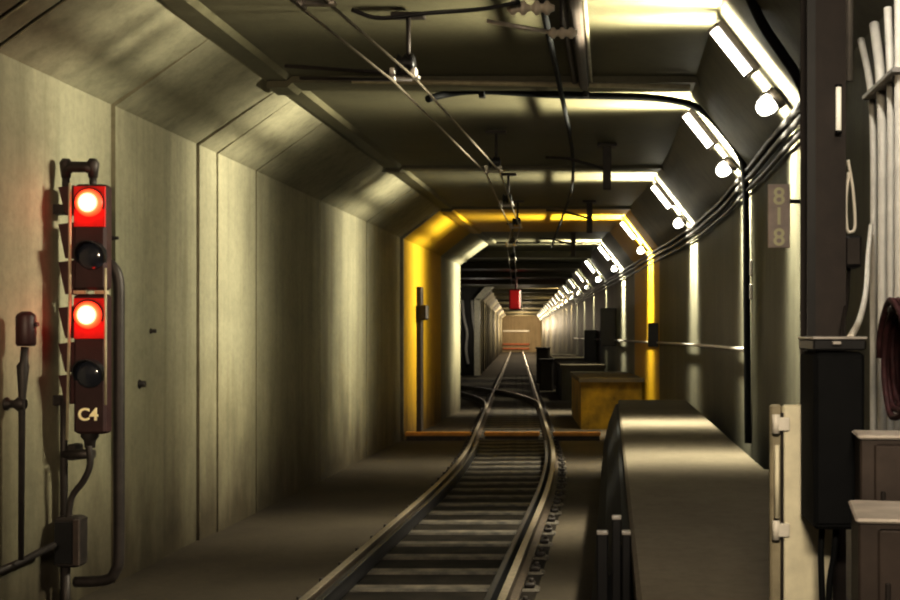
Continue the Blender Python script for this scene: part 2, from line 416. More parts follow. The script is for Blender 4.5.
# ------------------------------------------------------------------ lamps on the right slope, with narrow fan light
def fan(loc, e, sig, col=(1, .96, .77), r=.05):
    L = bpy.data.lights.new('lamp light', 'POINT'); L.energy = e; L.color = col; L.shadow_soft_size = r
    L.use_nodes = True; t = L.node_tree; em = [n for n in t.nodes if n.type == 'EMISSION'][0]
    g = t.nodes.new('ShaderNodeNewGeometry'); sp = t.nodes.new('ShaderNodeSeparateXYZ'); t.links.new(g.outputs['Incoming'], sp.inputs[0])
    y2 = math_(t, 'MULTIPLY', sp.outputs[1], sp.outputs[1])
    ex = math_(t, 'POWER', math.e, math_(t, 'MULTIPLY', y2, -1 / (2 * sig * sig)))
    st = math_(t, 'ADD', ex, .0012)
    t.links.new(st, em.inputs['Strength'])
    o = bpy.data.objects.new('lamp_light', L); COL.objects.link(o); o.location = loc; return o

stations = [9.45, 13.1, 19.4, 25.6, 32.7] + [39.1 + 6.4 * i for i in range(17)]
where = {9.45: 'nearest the viewer, high on the right slope', 13.1: 'second from the viewer along the right slope', 19.4: 'third along the right slope, just before the yellow arch',
         25.6: 'on the yellow arch', 32.7: 'just past the yellow arch on the right slope'}
tubeproto = bulkproto = None
def slope_frame(d):
    x = xr(d); a = Vector((x, d, 3.98)); b_ = Vector((x - .68, d, ZC)); return a, b_, (b_ - a).normalized(), Vector((-.78, 0, -.62)).normalized()
def tube_lamp(d):
    a, b_, u, n = slope_frame(d); o = Vector((0, 0, 0))
    t = thing('tube_lamp', '', 'lamp', (0, 0, 0))
    p = lambda s, h, y: u * s + n * h + Vector((0, y, 0))
    m = MB(); m.loft([[p(s, .0, -.06), p(s, .05, -.06), p(s, .06, -.03), p(s, .06, .03), p(s, .05, .06), p(s, .0, .06)] for s in (-.26, .26)], closed=True, caps=True); m.build('backplate', M['iron'], t)
    MB().tube([p(s, .10, -.02) for s in (-.24, -.22, .22, .24)], .045, 12).build('diffuser', M['lamp'], t)
    for s in (-.25, .25): MB().tube([p(s - .015, .10, -.02), p(s + .015, .10, -.02)], .055, 10).build('end_cap', M['iron'], t)
    return t
def bulkhead_lamp():
    a, b_, u, n = slope_frame(9); t = thing('bulkhead_lamp', '', 'lamp', (0, 0, 0))
    m = MB(); m._lathe(Vector((0, 0, 0)), n, [(0, 0), (0, .10), (.05, .10), (.07, .085), (.07, 0)], 18, True); m.build('base', M['iron'], t)
    m = MB(); m._lathe(n * .07, n, [(0, .08), (.05, .085), (.10, .075), (.14, .045), (.155, 0)], 18, True); m.build('globe', M['lamp'], t)
    m = MB()
    for ang in (0, math.pi / 2):
        w = u * math.cos(ang) + Vector((0, 1, 0)) * math.sin(ang)
        m.tube([w * .095 + n * .06, w * .10 + n * .13, w * .06 + n * .18, n * .19, -w * .06 + n * .18, -w * .10 + n * .13, -w * .095 + n * .06], .006, 6)
    m.build('wire_guard', M['iron'], t)
    return t
tubeproto = tube_lamp(9); bulkproto = bulkhead_lamp(); tu = bu = False
M['lamp'] = mat_emit('dim lamp glow', (1.0, .92, .72), .8, (.25, .25, .22))
fartube = tube_lamp(9); farbulk = bulkhead_lamp(); ft_ = fb_ = False
for i, d in enumerate(stations):
    a, b_, u, n = slope_frame(d)
    ln = (b_ - a).length
    if i < 6:
        t1 = copy_tree(tubeproto) if tu else tubeproto; t2 = copy_tree(bulkproto) if tu else bulkproto; tu = True
    else:
        t1 = copy_tree(fartube) if ft_ else fartube; t2 = copy_tree(farbulk) if ft_ else farbulk; ft_ = True
    t1.location = a + u * ln * .72 + n * .012
    t2.location = a + u * ln * .22 + n * .03
    if d in where:
        t1['label'] = 'glowing white tube lamp ' + where[d]; t2['label'] = 'glowing round caged lamp ' + where[d]
    else:
        t1['label'] = 'tiny tube lamp deep in the tunnel, in the dwindling row on the right'; t2['label'] = 'tiny round lamp deep in the tunnel, below the dwindling row of tubes'
        t1['group'] = 'far tube lamps'; t2['group'] = 'far round lamps'
    base = a + u * ln * .45 + n * .42
    near = d < 34
    if near:
        for dy in (-.26, .26): fan(base + Vector((0, dy, 0)), (1900 if d < 30 else 2600) if d > 10 else 1300, .14, r=.11)
    else:
        fan(base, 1000 if i < 12 else 300, .15, (1, .95, .70) if i < 9 else (1, .8, .5))
# warm lights near the far end
for dd, e, col in ((143, 1500, (1, .80, .54)), (125, 1800, (1, .80, .54)), (105, 1300, (1, .82, .58)), (88, 450, (1, .84, .6)), (74, 110, (1, .86, .66))):
    L = bpy.data.lights.new('far light', 'POINT'); L.energy = e; L.color = col; L.shadow_soft_size = .3
    o = bpy.data.objects.new('far_light', L); COL.objects.link(o); o.location = (c(dd) + .6, dd, 3.3)
L = bpy.data.lights.new('junction fill', 'POINT'); L.energy = 90; L.color = (1, .93, .8); L.shadow_soft_size = .2  # added fill without a fixture, brightens the pale pillar
o = bpy.data.objects.new('junction_fill', L); COL.objects.link(o); o.location = (-7.1, 59.3, 3.0)

# ------------------------------------------------------------------ red signal on the left wall
sg = thing('railway_signal', 'tall black four lens signal with two red lamps lit on the left wall', 'signal', W(88, 436, 9.0))
dS = 8.95
def PX(px, py, d=dS): return W(px, py, d)
def rect(x0, y0, x1, y1, d0, d1, bev=.02):
    a = PX(x0, y1, d0); b_ = PX(x1, y0, d0); return box((a.x, d0, a.z), (b_.x, d1, b_.z), bev=bev)
for y0, y1, bm in ((184, 290, 'redpaint'), (294, 434, 'redpaint')):
    rect(73, y0, 105.5, y1, dS, dS + .13).build('signal_head', M['head'], sg)
def visor(px, py, lit):
    p = PX(px, py, dS); r = .125
    outer, n, L = [], 20, .07
    m = MB(); rings = [[], [], [], []]
    for k in range(n + 1):
        a = math.radians(-25 + 230 * k / n); cc, s_ = math.cos(a), math.sin(a)
        ext = .02 if lit else .03 + L * max(0, (s_ + .45) / 1.45)
        rings[0].append(p + Vector((r * cc, .0, r * s_))); rings[1].append(p + Vector((r * cc, -ext, r * s_ * .98)))
        rings[2].append(p + Vector(((r - .012) * cc, -ext, (r - .012) * s_ * .98))); rings[3].append(p + Vector(((r - .012) * cc, .0, (r - .012) * s_)))
    m.loft(rings); v = m.build('visor', M['black'], sg)
    m = MB(); m._lathe(p + Vector((0, -.008, 0)), Vector((0, -1, 0)), [(0, .115), (.02, .11), (.035, .08), (.045, .04), (.048, 0)], 24, True)
    ln = m.build('lens', M['lens_red'] if lit else M['lens_dark'], sg, loc=p); ln['label'] = 'glowing red lens' if lit else 'unlit dark lens'
    if lit:
        bz = rect(73.5, py - 17, 105, py + 24, dS - .012, dS + .006, .004).build('glow_plate', M['glowplate'], sg); bz['label'] = 'red plate with the lens glow put into its colour'
        for off, e in ((.12, 2.4),):
            Lg = bpy.data.lights.new('red glow', 'POINT'); Lg.energy = e; Lg.color = (1, .02, .01); Lg.shadow_soft_size = .06
            o = bpy.data.objects.new('red_glow', Lg); COL.objects.link(o); o.location = p + Vector((.0, -off, -.03))
for px, py, lit in ((90, 203, 1), (92, 256, 0), (89, 315, 1), (90, 374, 0)): visor(px, py, lit)
for y0, y1 in ((187, 214), (224, 258), (262, 294), (308, 338), (344, 372), (376, 404)):
    a, b_ = PX(57, y0), PX(73, y1); m = MB()
    q = [(57, y0), (73, y0 - 2), (73, y1), (64, y1)]
    m.loft([[Vector((PX(x, y).x, yy, PX(x, y).z)) for x, y in q] for yy in (dS + .02, dS + .2)], closed=True, caps=True); m.build('side_hood', M['redpaint'], sg)
tube([PX(70, 183, dS - .03), PX(70, 300, dS - .03), PX(67, 440, dS - .03)], .013, 8).build('lit_edge_strip', M['creamdull'], sg)  # pale strips along the trim, edge highlight put into their colour
tube([PX(105.5, 268, dS - .03), PX(105.5, 405, dS - .03)], .011, 8).build('lit_edge_strip', M['creamdull'], sg)
for x0, x1 in ((75, 87), (96, 108)): box((PX(x0, 0).x, dS - .03, PX(0, 294).z), (PX(x1, 0).x, dS + .02, PX(0, 290.5).z)).build('hinge_lug', M['creamdull'], sg)
yk = MB()
yk.tube([PX(66, 170, dS + .1), PX(72, 167, dS + .1), PX(86, 167, dS + .1), PX(93, 170, dS + .1)], .045, 10)
for x in (66, 93):
    yk.tube([PX(x, 159, dS + .1), PX(x, 163, dS + .1), PX(x, 178, dS + .1)], 0, 10, True, [.03, .05, .035]); yk.tube([PX(x, 176, dS + .1), PX(x, 190, dS + .1)], .03, 8)
yk.build('yoke_bracket', M['iron'], sg)
text_mesh('C4', .14, PX(88, 415, dS - .008), FACE_CAM, 'lettering', M['signtext'], sg, .004, .95)
m = MB(); m._lathe(PX(90, 433, dS + .1), Vector((0, 0, -1)), [(0, .07), (.03, .07), (.06, .045), (.12, .04), (.12, 0)], 12, True); m.build('base_gland', M['iron'], sg)
tube([PX(64, 398, dS + .12), PX(64, 454, dS + .12), PX(64, 600, dS + .12)], .03, 8).build('support_pole', M['iron'], sg)
m = MB(); m.tube([PX(64, 454, dS + .12), PX(94, 454, dS + .12)], .04, 10); m.box((PX(60, 0).x, dS + .1, PX(0, 462).z), (PX(69, 0).x, dS + .25, PX(0, 446).z), bev=.01); m.build('support_arm', M['iron'], sg)
m = MB()
for z in (210, 400):
    p = PX(64, z, dS + .15); m.box((-4.62, dS + .1, p.z - .04), (p.x + .02, dS + .18, p.z + .04))
m.build('wall_bracket', M['iron'], sg)

cu = smooth_path([PX(89, 446, 8.97), PX(90, 465, 8.97), PX(84, 480, 8.97), PX(72, 497, 8.97), PX(68, 520, 8.97)])
tag(MB().tube(cu, .026, 8).build('curved_conduit', M['iron'], loc=cu[0]), 'black S shaped conduit between the signal base and the grey junction box', 'conduit')
jb = thing('junction_box', 'small dark junction box on the left wall below the signal', 'box', PX(66, 568, 8.95))
rect(53, 518, 78, 568, 8.9, 9.08).build('case', M['iron'], jb); rect(54, 522, 72, 564, 8.885, 8.902, .005).build('cover', M['black'], jb)
a, b_ = PX(72, 522), PX(72, 562)
rect(72.5, 520, 78.5, 566, 8.87, 8.9, .004).build('hinge_edge', M['brownbox'], jb)
tag(tube([PX(66, 567, 8.98), PX(66, 640, 8.98)], .035, 8).build('drop_conduit', M['iron'], loc=PX(66, 640, 8.98)), 'short dark conduit dropping from the junction box to the floor', 'conduit')
pp = smooth_path([PX(80, 262, 9.15), PX(100, 262, 9.15), PX(112, 266, 9.15), PX(118.5, 282, 9.15), PX(119, 330, 9.15), PX(119, 450, 9.15), PX(119, 550, 9.15), PX(116, 570, 9.15), PX(106, 580, 9.15), PX(75, 582, 9.15)])
tag(MB().tube(pp, .045, 12).build('bent_conduit', M['iron'], loc=pp[-1]), 'thick dark conduit running down the right side of the red signal', 'conduit')

for q, lab in ((0, 'left pale cable hanging on the far wall of the dark side opening'), (1, 'right pale cable hanging on the far wall of the dark side opening')):
    p = smooth_path([W(462 + 10 * q, 300, 62.8), W(464 + 9 * q, 318, 62.7), W(467 + 8 * q, 333, 62.7), W(466 + 9 * q, 350, 62.7), W(468 + 8 * q, 364, 62.8)])
    tag(MB().tube(p, .09, 8).build('hanging_cable', M['palepipe'], loc=p[-1]), lab, 'cable')
# small fitting left of the signal
ft = thing('canister_post', 'thin dark post with red lit canister left of the signal', 'post', W(22, 560, 8.6))
dF = 8.3
m = MB(); m._lathe(W(26, 346, dF), Vector((0, 0, 1)), [(0, 0), (0, .06), (.02, .07), (.22, .07), (.24, .06), (.26, .03), (.26, 0)], 16, True); m.build('canister', M['redpaint'], ft)
tube([W(33, 325, dF), W(38, 324, dF)], .018, 8).build('side_plug', M['redpaint'], ft)
MB().tube([W(25, 347, dF), W(24, 362, dF), W(23, 366, dF), W(22, 400, dF), W(21, 560, dF)], 0, 10, True, [.028, .03, .045, .024, .02]).build('post', M['iron'], ft)
m = MB(); m._lathe(W(25, 404, dF), Vector((-1, 0, 0)), [(0, .04), (.04, .06), (.08, .03), (.12, .03), (.13, .05), (.145, .05), (.15, .03), (.155, .03), (.155, 0)], 12, True); m.build('side_arm', M['iron'], ft)
tag(tube([W(-14, 577, 7.98), W(20, 562, 8.42), W(54, 545, 8.78)], .028, 8).build('slanted_pipe', M['iron'], loc=W(20, 560, 8.7)), 'thin pipe slanting up to the junction box at lower left', 'pipe')

for px, py, rr_ in ((151, 331, .018), (140, 384, .03), (113, 238, .015)):
    dd = 4.6 * F / (VX - px) ; p = W(px, py, dd)
    m = MB(); m._lathe(p + Vector((-.03, 0, 0)), Vector((1, 0, 0)), [(0, rr_ * 1.6), (.03, rr_ * 1.5), (.045, rr_), (.08, rr_), (.08, 0)], 10, True)
    tag(m.build('wall_anchor', M['iron'], loc=p), {151: 'small dark bolt stub right of the lower red lamp', 140: 'dark bolt stub lower right of the signal conduit', 113: 'tiny dark bolt stub beside the upper signal head'}[px], 'bolt')

# ------------------------------------------------------------------ overhead contact line and its hangers
STG = [(2, -2.32), (4, -2.2), (7.3, -1.93), (9.4, -1.74), (14.8, -1.56), (18.7, -1.76), (22.5, -1.93), (26.8, c(26.8)), (200, c(200))]
def wx(d):
    for (a, xa), (b_, xb) in zip(STG, STG[1:]):
        if a <= d <= b_: return xa + (xb - xa) * (d - a) / (b_ - a)
def line_path(off, z, d0, d1):
    return [Vector((wx(d) + off, d, z)) for d in [2, 4, 7.3, 9.4, 14.8, 18.7, 22.5, 26.8] + frange(30, d1, 3)]
tag(MB().tube(line_path(-.13, 4.27, 2, 48), .012, 6).build('contact_wire', M['copper'], loc=(c(2) - .13, 2, 4.27)), 'left wire of the overhead contact line above the track', 'wire')
tag(MB().tube(line_path(.05, 4.30, 2, 48), .013, 6).build('contact_wire', M['copper'], loc=(c(2) + .05, 2, 4.3)), 'right wire of the overhead contact line above the track', 'wire')
tag(MB().tube([Vector((-.56, 4, 4.72))] + [Vector((c(d) + 1.12, d, 4.72)) for d in frange(8, 33, 1.5)], .028, 6).build('feeder_cable', M['rubber'], loc=(-.56, 4, 4.72)), 'thin black feeder cable running along the ceiling right of the contact wires', 'cable')
hang_lab = {7.3: 'nearest the viewer, at the top edge', 9.4: 'second from the viewer, with a dark drum', 14.8: 'third from the viewer', 18.7: 'fourth from the viewer', 22.5: 'fifth, just before the yellow arch', 26.8: 'under the yellow ceiling band'}
def hanger():
    t = thing('wire_hanger', '', 'hanger', (0, 0, 0))
    box((-.14, -.07, .49), (.14, .07, .525), bev=.008).build('ceiling_plate', M['iron'], t)
    MB().tube([(0, 0, .5), (0, 0, .1)], .02, 8).build('drop_rod', M['iron'], t)
    m = MB(); m._lathe(Vector((-.1, 0, .1)), Vector((1, 0, 0)), [(0, 0), (0, .05), (.02, .085), (.05, .05), (.08, .085), (.11, .05), (.14, .085), (.16, .05), (.16, 0)], 14, True); m.build('insulator', M['black'], t)
    m = MB(); m.box((-.17, -.03, -.035), (.10, .03, -.005), bev=.008)
    for x in (-.13, .05): m.box((x - .025, -.05, -.05 if x < 0 else -.02), (x + .025, .05, .06), bev=.008)
    m.build('wire_clamp', M['galv'], t); return t
hp = hanger(); first = True
for d in (7.3, 9.4, 14.8, 18.7, 22.5, 26.8, 32, 38, 44):
    o = hp if first else copy_tree(hp); first = False
    o.location = (wx(d), d, 4.32 if not (23.9 < d < 29.3) else 4.30)
    if d in hang_lab: o['label'] = 'contact wire hanger on the ceiling, ' + hang_lab[d]
    else: o['label'] = 'far contact wire hanger on the ceiling past the yellow arch'; o['group'] = 'far contact wire hangers'
# cross spans
tag(tube([W(285, 66, 9.4), W(345, 70, 9.4), W(414, 74, 9.4)], .017, 6).build('span_rod', M['iron'], loc=W(414, 74, 9.4)), 'upper thin dark rod running left from the drum hanger to the slope', 'rod')
tag(tube([W(300, 78, 9.42), W(345, 79, 9.42), W(412, 80, 9.42)], .015, 6).build('span_rod', M['iron'], loc=W(412, 80, 9.4)), 'lower thin dark rod running left from the drum hanger to the slope', 'rod')
pth = smooth_path([W(352, 10, 7.3), W(380, 18, 7.3), W(430, 13, 7.3), W(482, 9, 7.35), W(520, 2, 7.4)])
tag(MB().tube(pth, .014, 6).build('cross_cable', M['black'], loc=pth[0]), 'sagging dark cable crossing from the nearest hanger to the porcelain insulators', 'cable')
tag(tube([W(487, 21, 8.6), W(520, 27, 8.6), W(560, 34, 8.6)], .018, 8).build('stay_rod', M['galv'], loc=W(560, 34, 8.6)), 'pale slanting stay rod ending at the ribbed insulator under the ceiling', 'rod')
def ins(px, py, d, lab, n=3, r=.05):
    prof = [(0, .02)]; a = .0
    for k in range(n): prof += [(a + .015, r * .6), (a + .03, r), (a + .05, r), (a + .065, r * .6)]; a += .07
    prof += [(a + .02, .02), (a + .02, 0)]
    p = W(px, py, d); t = thing('insulator', lab, 'insulator', p)
    m = MB(); m._lathe(p, Vector((1, 0, 0)), prof, 14, True); m.build('ribbed_body', M['porcelain'], t)
    z = ZC + .05 - p.z
    MB().tube([p + Vector((a / 2, 0, 0)), p + Vector((a / 2, 0, z))], .014, 8).build('hanger_rod', M['iron'], t)
ins(507, 8, 7.5, 'left of two pale insulators at the top edge of the ceiling', 2); ins(531, 8, 7.5, 'right of two pale insulators at the top edge of the ceiling', 2)
ins(548, 33, 8.6, 'pale ribbed insulator at the right end of the slanting stay rod', 3, .045)

# ceiling posts holding the feeder
def cpost(d, lab, arm=.55):
    x = c(d) + 1.62 if d > 15 else -.06; t = thing('ceiling_post', lab, 'post', (x, d, ZC))
    zb = 4.22; z1 = ZC + .05 if not (23.9 < d < 29.3) else ZC
    box((x - .06, d - .06, zb), (x + .06, d + .06, z1 - .02), bev=.01).build('post', M['iron'], t)
    box((x - .14, d - .12, z1 - .04), (x + .14, d + .12, z1), bev=.005).build('top_plate', M['iron'], t)
    MB().tube([(x, d, 4.52), (x - arm, d, 4.68), (x - arm - .35, d, 4.70)], .022, 8).build('bracket_arm', M['iron'], t)
cpost(16.1, 'nearest dark square post hanging from the ceiling, left of the lamps'); cpost(22.9, 'dark square post hanging just before the yellow arch'); cpost(29.6, 'dark square post hanging just past the yellow arch')

# conduits on the ceiling
for x, r, mt, lab in ((-.40, .03, 'pinkpipe', 'left brown conduit of the pair on the ceiling at top centre'), (-.30, .055, 'pinkpipe', 'middle brown conduit on the ceiling at top centre'), (-.225, .02, 'creamdull', 'thin pale conduit on the ceiling beside the brown pair')):
    tag(tube([(x, -2, ZC - r), (x, 5, ZC - r), (x, 11.84, ZC - r)], r, 10).build('ceiling_conduit', M[mt], loc=(x, -2, ZC)), lab, 'conduit')
hz = 12.6; zc = ZC + .05
hose = smooth_path([Vector((-2.08, hz - .2, 4.76)), W(445, 94.5, hz), W(470, 91, hz), W(500, 91.5, hz), W(560, 95, hz), W(640, 97, hz), W(675, 101, hz), W(700, 109, hz), W(722, 130, hz), W(737, 150, hz), W(744.5, 172, hz), W(746, 220, hz), W(747, 330, hz), W(748, 443, hz)])
hs = thing('black_hose', 'black hose crossing the ceiling and dropping down the right wall', 'hose', hose[-1])
MB().tube(hose, .04, 10).build('hose', M['rubber'], hs)
for px in (482, 586):
    p = W(px, 92.5, hz); m = box((p.x - .035, hz - .05, p.z - .06), (p.x + .035, hz + .05, zc), bev=.008); m.build('clamp', M['black'], hs)
tag(tube([W(352, 81, 11.8), W(470, 83, 11.8), W(690, 87, 11.8)], .028, 8).build('cross_conduit', M['creamdull'], loc=W(352, 82, 11.8)), 'pale conduit running across the ceiling beam before the black hose', 'conduit')
h2 = smooth_path([W(735, -40, 8.35), W(752, 2, 8.35), W(765, 28, 8.35), W(783, 55, 8.35), W(798, 78, 8.35), W(806, 105, 8.35), W(808, 160, 8.35), W(808, 300, 8.35), W(808, 430, 8.35)])
tag(MB().tube(h2, .04, 10).build('black_hose', M['rubber'], loc=h2[-1]), 'thick black hose bending down the right slope beside the dark column', 'hose')

# cables and pipes along the right wall
for i, (z, o, r, lab) in enumerate(((3.98, .06, .032, 'top black cable of the bundle along the right wall'), (3.87, .06, .03, 'middle black cable of the bundle along the right wall'), (3.75, .05, .024, 'bottom black cable of the bundle along the right wall'))):
    pts = [Vector((xr(d) - o, d, z + .008 * math.sin(d * 1.9 + i))) for d in frange(7.6, 60, .8)]
    tag(MB().tube(pts, r, 6).build('wall_cable', M['black'], loc=pts[0]), lab, 'cable')
pts = [Vector((xr(d) - .07, d, 1.93)) for d in frange(12.75, 60, 1)]
tag(MB().tube(pts, .025, 8).build('handrail_pipe', M['galv'], loc=pts[0]), 'thin pale pipe at eye height along the right wall', 'pipe')
def cab(px0, py0, px1, py1, d, lab, dep=.2):
    x = xr(d) - .01; a = W(px0, py1, d); b_ = W(px1, py0, d); w = b_.x - a.x
    t = thing('wall_box', lab, 'box', (x - w / 2, d, a.z))
    box((x - w, d, a.z), (x, d + dep, b_.z), bev=.02).build('case', M['black'], t)
    box((x - w + .03, d - .012, a.z + .03), (x - .03, d + .01, b_.z - .03), bev=.005).build('door', M['black'], t)
cab(655, 323, 667, 347, 24.2, 'small black box on the right leg of the yellow arch')
cab(603, 308, 619, 346, 35, 'dark upright box on the right wall past the yellow arch')
cab(586, 330, 598, 362, 44, 'far dark box on the right wall above the pale walkway block', .4)
# pale clips under the hose on the wall
for y, lab in ((268, 'upper pale clip holding the black hose to the right wall'), (292, 'lower pale clip holding the black hose to the right wall')):
    p = W(752, y, 12.55); m = box((p.x - .03, 12.5, p.z - .09), (1.6, 12.56, p.z + .09), bev=.01); tag(m.build('pipe_clip', M['galv'], loc=p), lab, 'clip')

# number sign
dN = 8.2
ns = thing('number_sign', 'tan vertical number plate reading 8 1 8 on the right side', 'sign', W(779, 248, dN))
a, b_ = W(768, 248, dN), W(790, 184, dN)
box((a.x, dN, a.z), (b_.x, dN + .02, b_.z), bev=.006).build('plate', M['sign'], ns)
for tx, y in (('8', 197), ('I', 217), ('8', 238)): text_mesh(tx, .18, W(779, y, dN - .004), FACE_CAM, 'lettering', M['signtext'], ns, .002)
tube([(b_.x - .05, dN + .03, 3.1), (1.6, dN + .03, 3.1)], .015, 8).build('bracket', M['iron'], ns)

# ------------------------------------------------------------------ right foreground
dC = 4.18
cl = thing('steel_column', 'dark brown steel column rising to the ceiling at right', 'column', W(822, 600, dC))
x0, x1 = W(810, 0, dC).x, W(846, 0, dC).x; xm = (x0 + x1) / 2
m = MB(); m.box((x0, dC, 1.05), (x1, dC + .02, ZC)); m.box((xm - .008, dC + .02, 1.05), (xm + .008, dC + .2, ZC)); m.box((x0, dC + .2, 1.05), (x1, dC + .22, ZC)); m.build('shaft', M['brown'], cl)
box((x0 - .03, dC - .02, 1.05), (x1 + .03, dC + .25, 1.075)).build('base_plate', M['brown'], cl)
box((x0 - .012, dC - .006, 1.2), (x0 + .02, dC, ZC)).build('edge_strip', M['black'], cl)

tag(tube([W(849, 81, 4.45), W(849, -200, 4.45)], .017, 10).build('grey_conduit', M['galv'], loc=W(849, 80, 4.45)), 'short grey conduit coming down the column from the top edge', 'conduit')
gl = thing('tube_light', 'thin cream tube lamp fixed upright to the dark column', 'lamp', W(839, 132, 4.17))
tube([W(838.5, 87, 4.155), W(838.5, 131, 4.155)], .0105, 10).build('tube', M['tubelamp'], gl)
for y in (86, 132): tube([W(838.5, y - 1.2, 4.155), W(838.5, y + 1.2, 4.155)], .013, 10).build('end_cap', M['black'], gl)
lp = smooth_path([W(848, 160, 4.3), W(853, 190, 4.3), W(855, 225, 4.3), W(851, 232, 4.3), W(847, 228, 4.3), W(846, 200, 4.3), W(849, 172, 4.3)])
tag(MB().tube(lp, .007, 8).build('cable_loop', M['palepipe'], loc=lp[0]), 'pale cable loop hanging beside the dark column', 'cable')
a, b_ = W(843, 268, 4.25), W(860, 236, 4.25)
t = thing('switch_box', 'small black box on the column under the pale cable loop', 'box', a)
box((a.x, 4.22, a.z), (b_.x, 4.36, b_.z), bev=.008).build('case', M['black'], t)
box((a.x + .006, 4.212, a.z + .01), (b_.x - .006, 4.224, b_.z - .01), bev=.003).build('cover', M['iron'], t)
tag(tube([W(849, 268, 4.28), W(847, 300, 4.24), W(842, 330, 4.0), W(841, 341, 3.95)], .008, 8).build('drop_cable', M['iron'], loc=W(850, 341, 3.95)), 'thin dark cable from the small black box into the black cabinet', 'cable')

# black cabinet in front of the column
dB = 3.8
ct = thing('equipment_cabinet', 'tall matt black equipment cabinet mounted in front of the column', 'cabinet', W(833, 530, dB))
a, b_ = W(814, 530, dB), W(865, 352, dB)
box((a.x, dB, a.z), (b_.x, dB + .27, b_.z), bev=.012).build('case', M['rubber'], ct)
a2, b2 = W(813, 350.5, dB - .01), W(866, 339, dB - .01)
box((a2.x, dB - .015, a2.z), (b2.x, dB + .28, b2.z), bev=.006).build('lid', M['black'], ct)
box((a2.x - .004, dB - .02, b2.z - .002), (b2.x + .004, dB + .285, b2.z + .009), bev=.003).build('rim', M['galv'], ct)
box((W(831, 0, dB).x, dB - .03, W(0, 345, dB).z), (W(840, 0, dB).x, dB - .01, W(0, 341, dB).z), bev=.003).build('latch', M['galv'], ct)
box((a.x + .03, dB + .26, 1.9), (b_.x - .03, dC + .004, 2.04)).build('mounting_bracket', M['black'], ct)
box((a.x + .01, dB - .008, a.z + .02), (b_.x - .01, dB + .004, b_.z - .02), bev=.004).build('door', M['rubber'], ct)
for pts, lab in (([W(822, 528, 3.92), W(821, 560, 3.92), W(824, 640, 3.92)], 'left black hose hanging from the bottom of the black cabinet'), ([W(836, 528, 3.9), W(834, 555, 3.9), W(829, 590, 3.9), W(829, 650, 3.9)], 'right black hose curving down from the bottom of the black cabinet')):
    p = smooth_path(pts); tag(MB().tube(p, .011, 8).build('cabinet_hose', M['rubber'], loc=p[-1]), lab, 'hose')

# cream gate panel
dP = 4.1
gp = thing('gate_panel', 'upright cream steel gate panel beside the black cabinet', 'panel', W(800, 610, dP))
a, b_ = W(783, 660, dP), W(833, 405, dP)
box((a.x, dP, 1.05), (b_.x, dP + .045, b_.z), bev=.008).build('panel', M['cream'], gp)
box((W(771, 0, dP).x, dP + .02, 1.05), (a.x, dP + .06, b_.z + .0), bev=.008).build('hinge_stile', M['creamdull'], gp)
for y in (424, 530):
    m = MB(); p = W(776, y, dP); m._lathe(p + Vector((0, 0, -.035)), Vector((0, 0, 1)), [(0, 0), (0, .015), (.07, .015), (.07, 0)], 10, True); m.box((p.x, dP - .012, p.z - .025), (p.x + .05, dP + .002, p.z + .025), bev=.003); m.build('hinge', M['palepipe'], gp)
tube([W(777, 445, dP), W(777, 518, dP)], .010, 8).build('pull_bar', M['cream'], gp)
box((W(781.5, 0, dP).x, dP - .003, 1.1), (W(783.5, 0, dP).x, dP + .02, b_.z - .03)).build('seal', M['iron'], gp)

# brown equipment boxes
def cabinet(lx, ly, zt, w, dep, rz, lab, seam):
    t = thing('trackside_cabinet', lab, 'cabinet', (lx + w / 2, ly + dep / 2, 1.05))
    R = Matrix.Rotation(rz, 3, 'Z'); ctr = Vector((lx, ly, 0)) + R @ Vector((w / 2, dep / 2, 0))
    def bx(l, h, mat, nm, bev=.006):
        l, h = Vector(l), Vector(h); mid = R @ Vector(((l.x + h.x) / 2, (l.y + h.y) / 2, 0)) + Vector((lx, ly, 0)); hx, hy = (h.x - l.x) / 2, (h.y - l.y) / 2
        return MB().box((mid.x - hx, mid.y - hy, l.z), (mid.x + hx, mid.y + hy, h.z), rz, bev).build(nm, mat, t)
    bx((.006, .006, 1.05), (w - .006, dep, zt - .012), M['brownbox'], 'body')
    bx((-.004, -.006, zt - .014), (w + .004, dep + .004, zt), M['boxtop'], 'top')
    bx((seam, -.006, 1.10), (w - .03, .008, zt - .03), M['brownbox'], 'door')
    bx((seam + .02, -.016, zt - .25), (seam + .035, -.004, zt - .18), M['iron'], 'handle', .003)
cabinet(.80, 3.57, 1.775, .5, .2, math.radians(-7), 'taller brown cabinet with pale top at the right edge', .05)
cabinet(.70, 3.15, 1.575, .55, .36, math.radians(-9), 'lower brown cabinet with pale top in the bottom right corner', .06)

# pale conduits on right wall
for i, (px, r, top, lab) in enumerate(((871, .022, 862, 'leftmost of the tall pale conduits on the right wall'), (880, .03, 874, 'second from the left of the tall pale conduits'), (888.5, .024, 886, 'third from the left of the tall pale conduits'), (897, .03, 897, 'rightmost of the tall pale conduits at the right edge'))):
    dd = 1.545 * F / (px - VX); dt = 1.545 * F / (top - VX)
    pts = smooth_path([Vector((1.56, dd, 1.06)), Vector((1.56, dd, 2.5)), Vector((1.56, dd, 3.2)), Vector((1.56, dd + (dt - dd) * .35, 3.6)), Vector((1.56, dt + (dt - dd) * .4, 3.95))])
    tag(MB().tube(pts, r, 10).build('wall_conduit', M['palepipe'], loc=pts[0]), lab, 'conduit')
p = W(881, 80, 6.2); tag(box((1.50, 5.9, p.z - .03), (1.6, 6.6, p.z + .0), bev=.005).build('conduit_strap', M['galv'], loc=(1.5, 6.2, p.z)), 'flat metal strap across the tall pale conduits', 'strap')
pp = smooth_path([Vector((1.53, 6.5, 2.75)), W(868, 255, 6.2), W(866, 290, 5.4), W(860, 318, 4.5), W(850, 338.5, 3.98)])
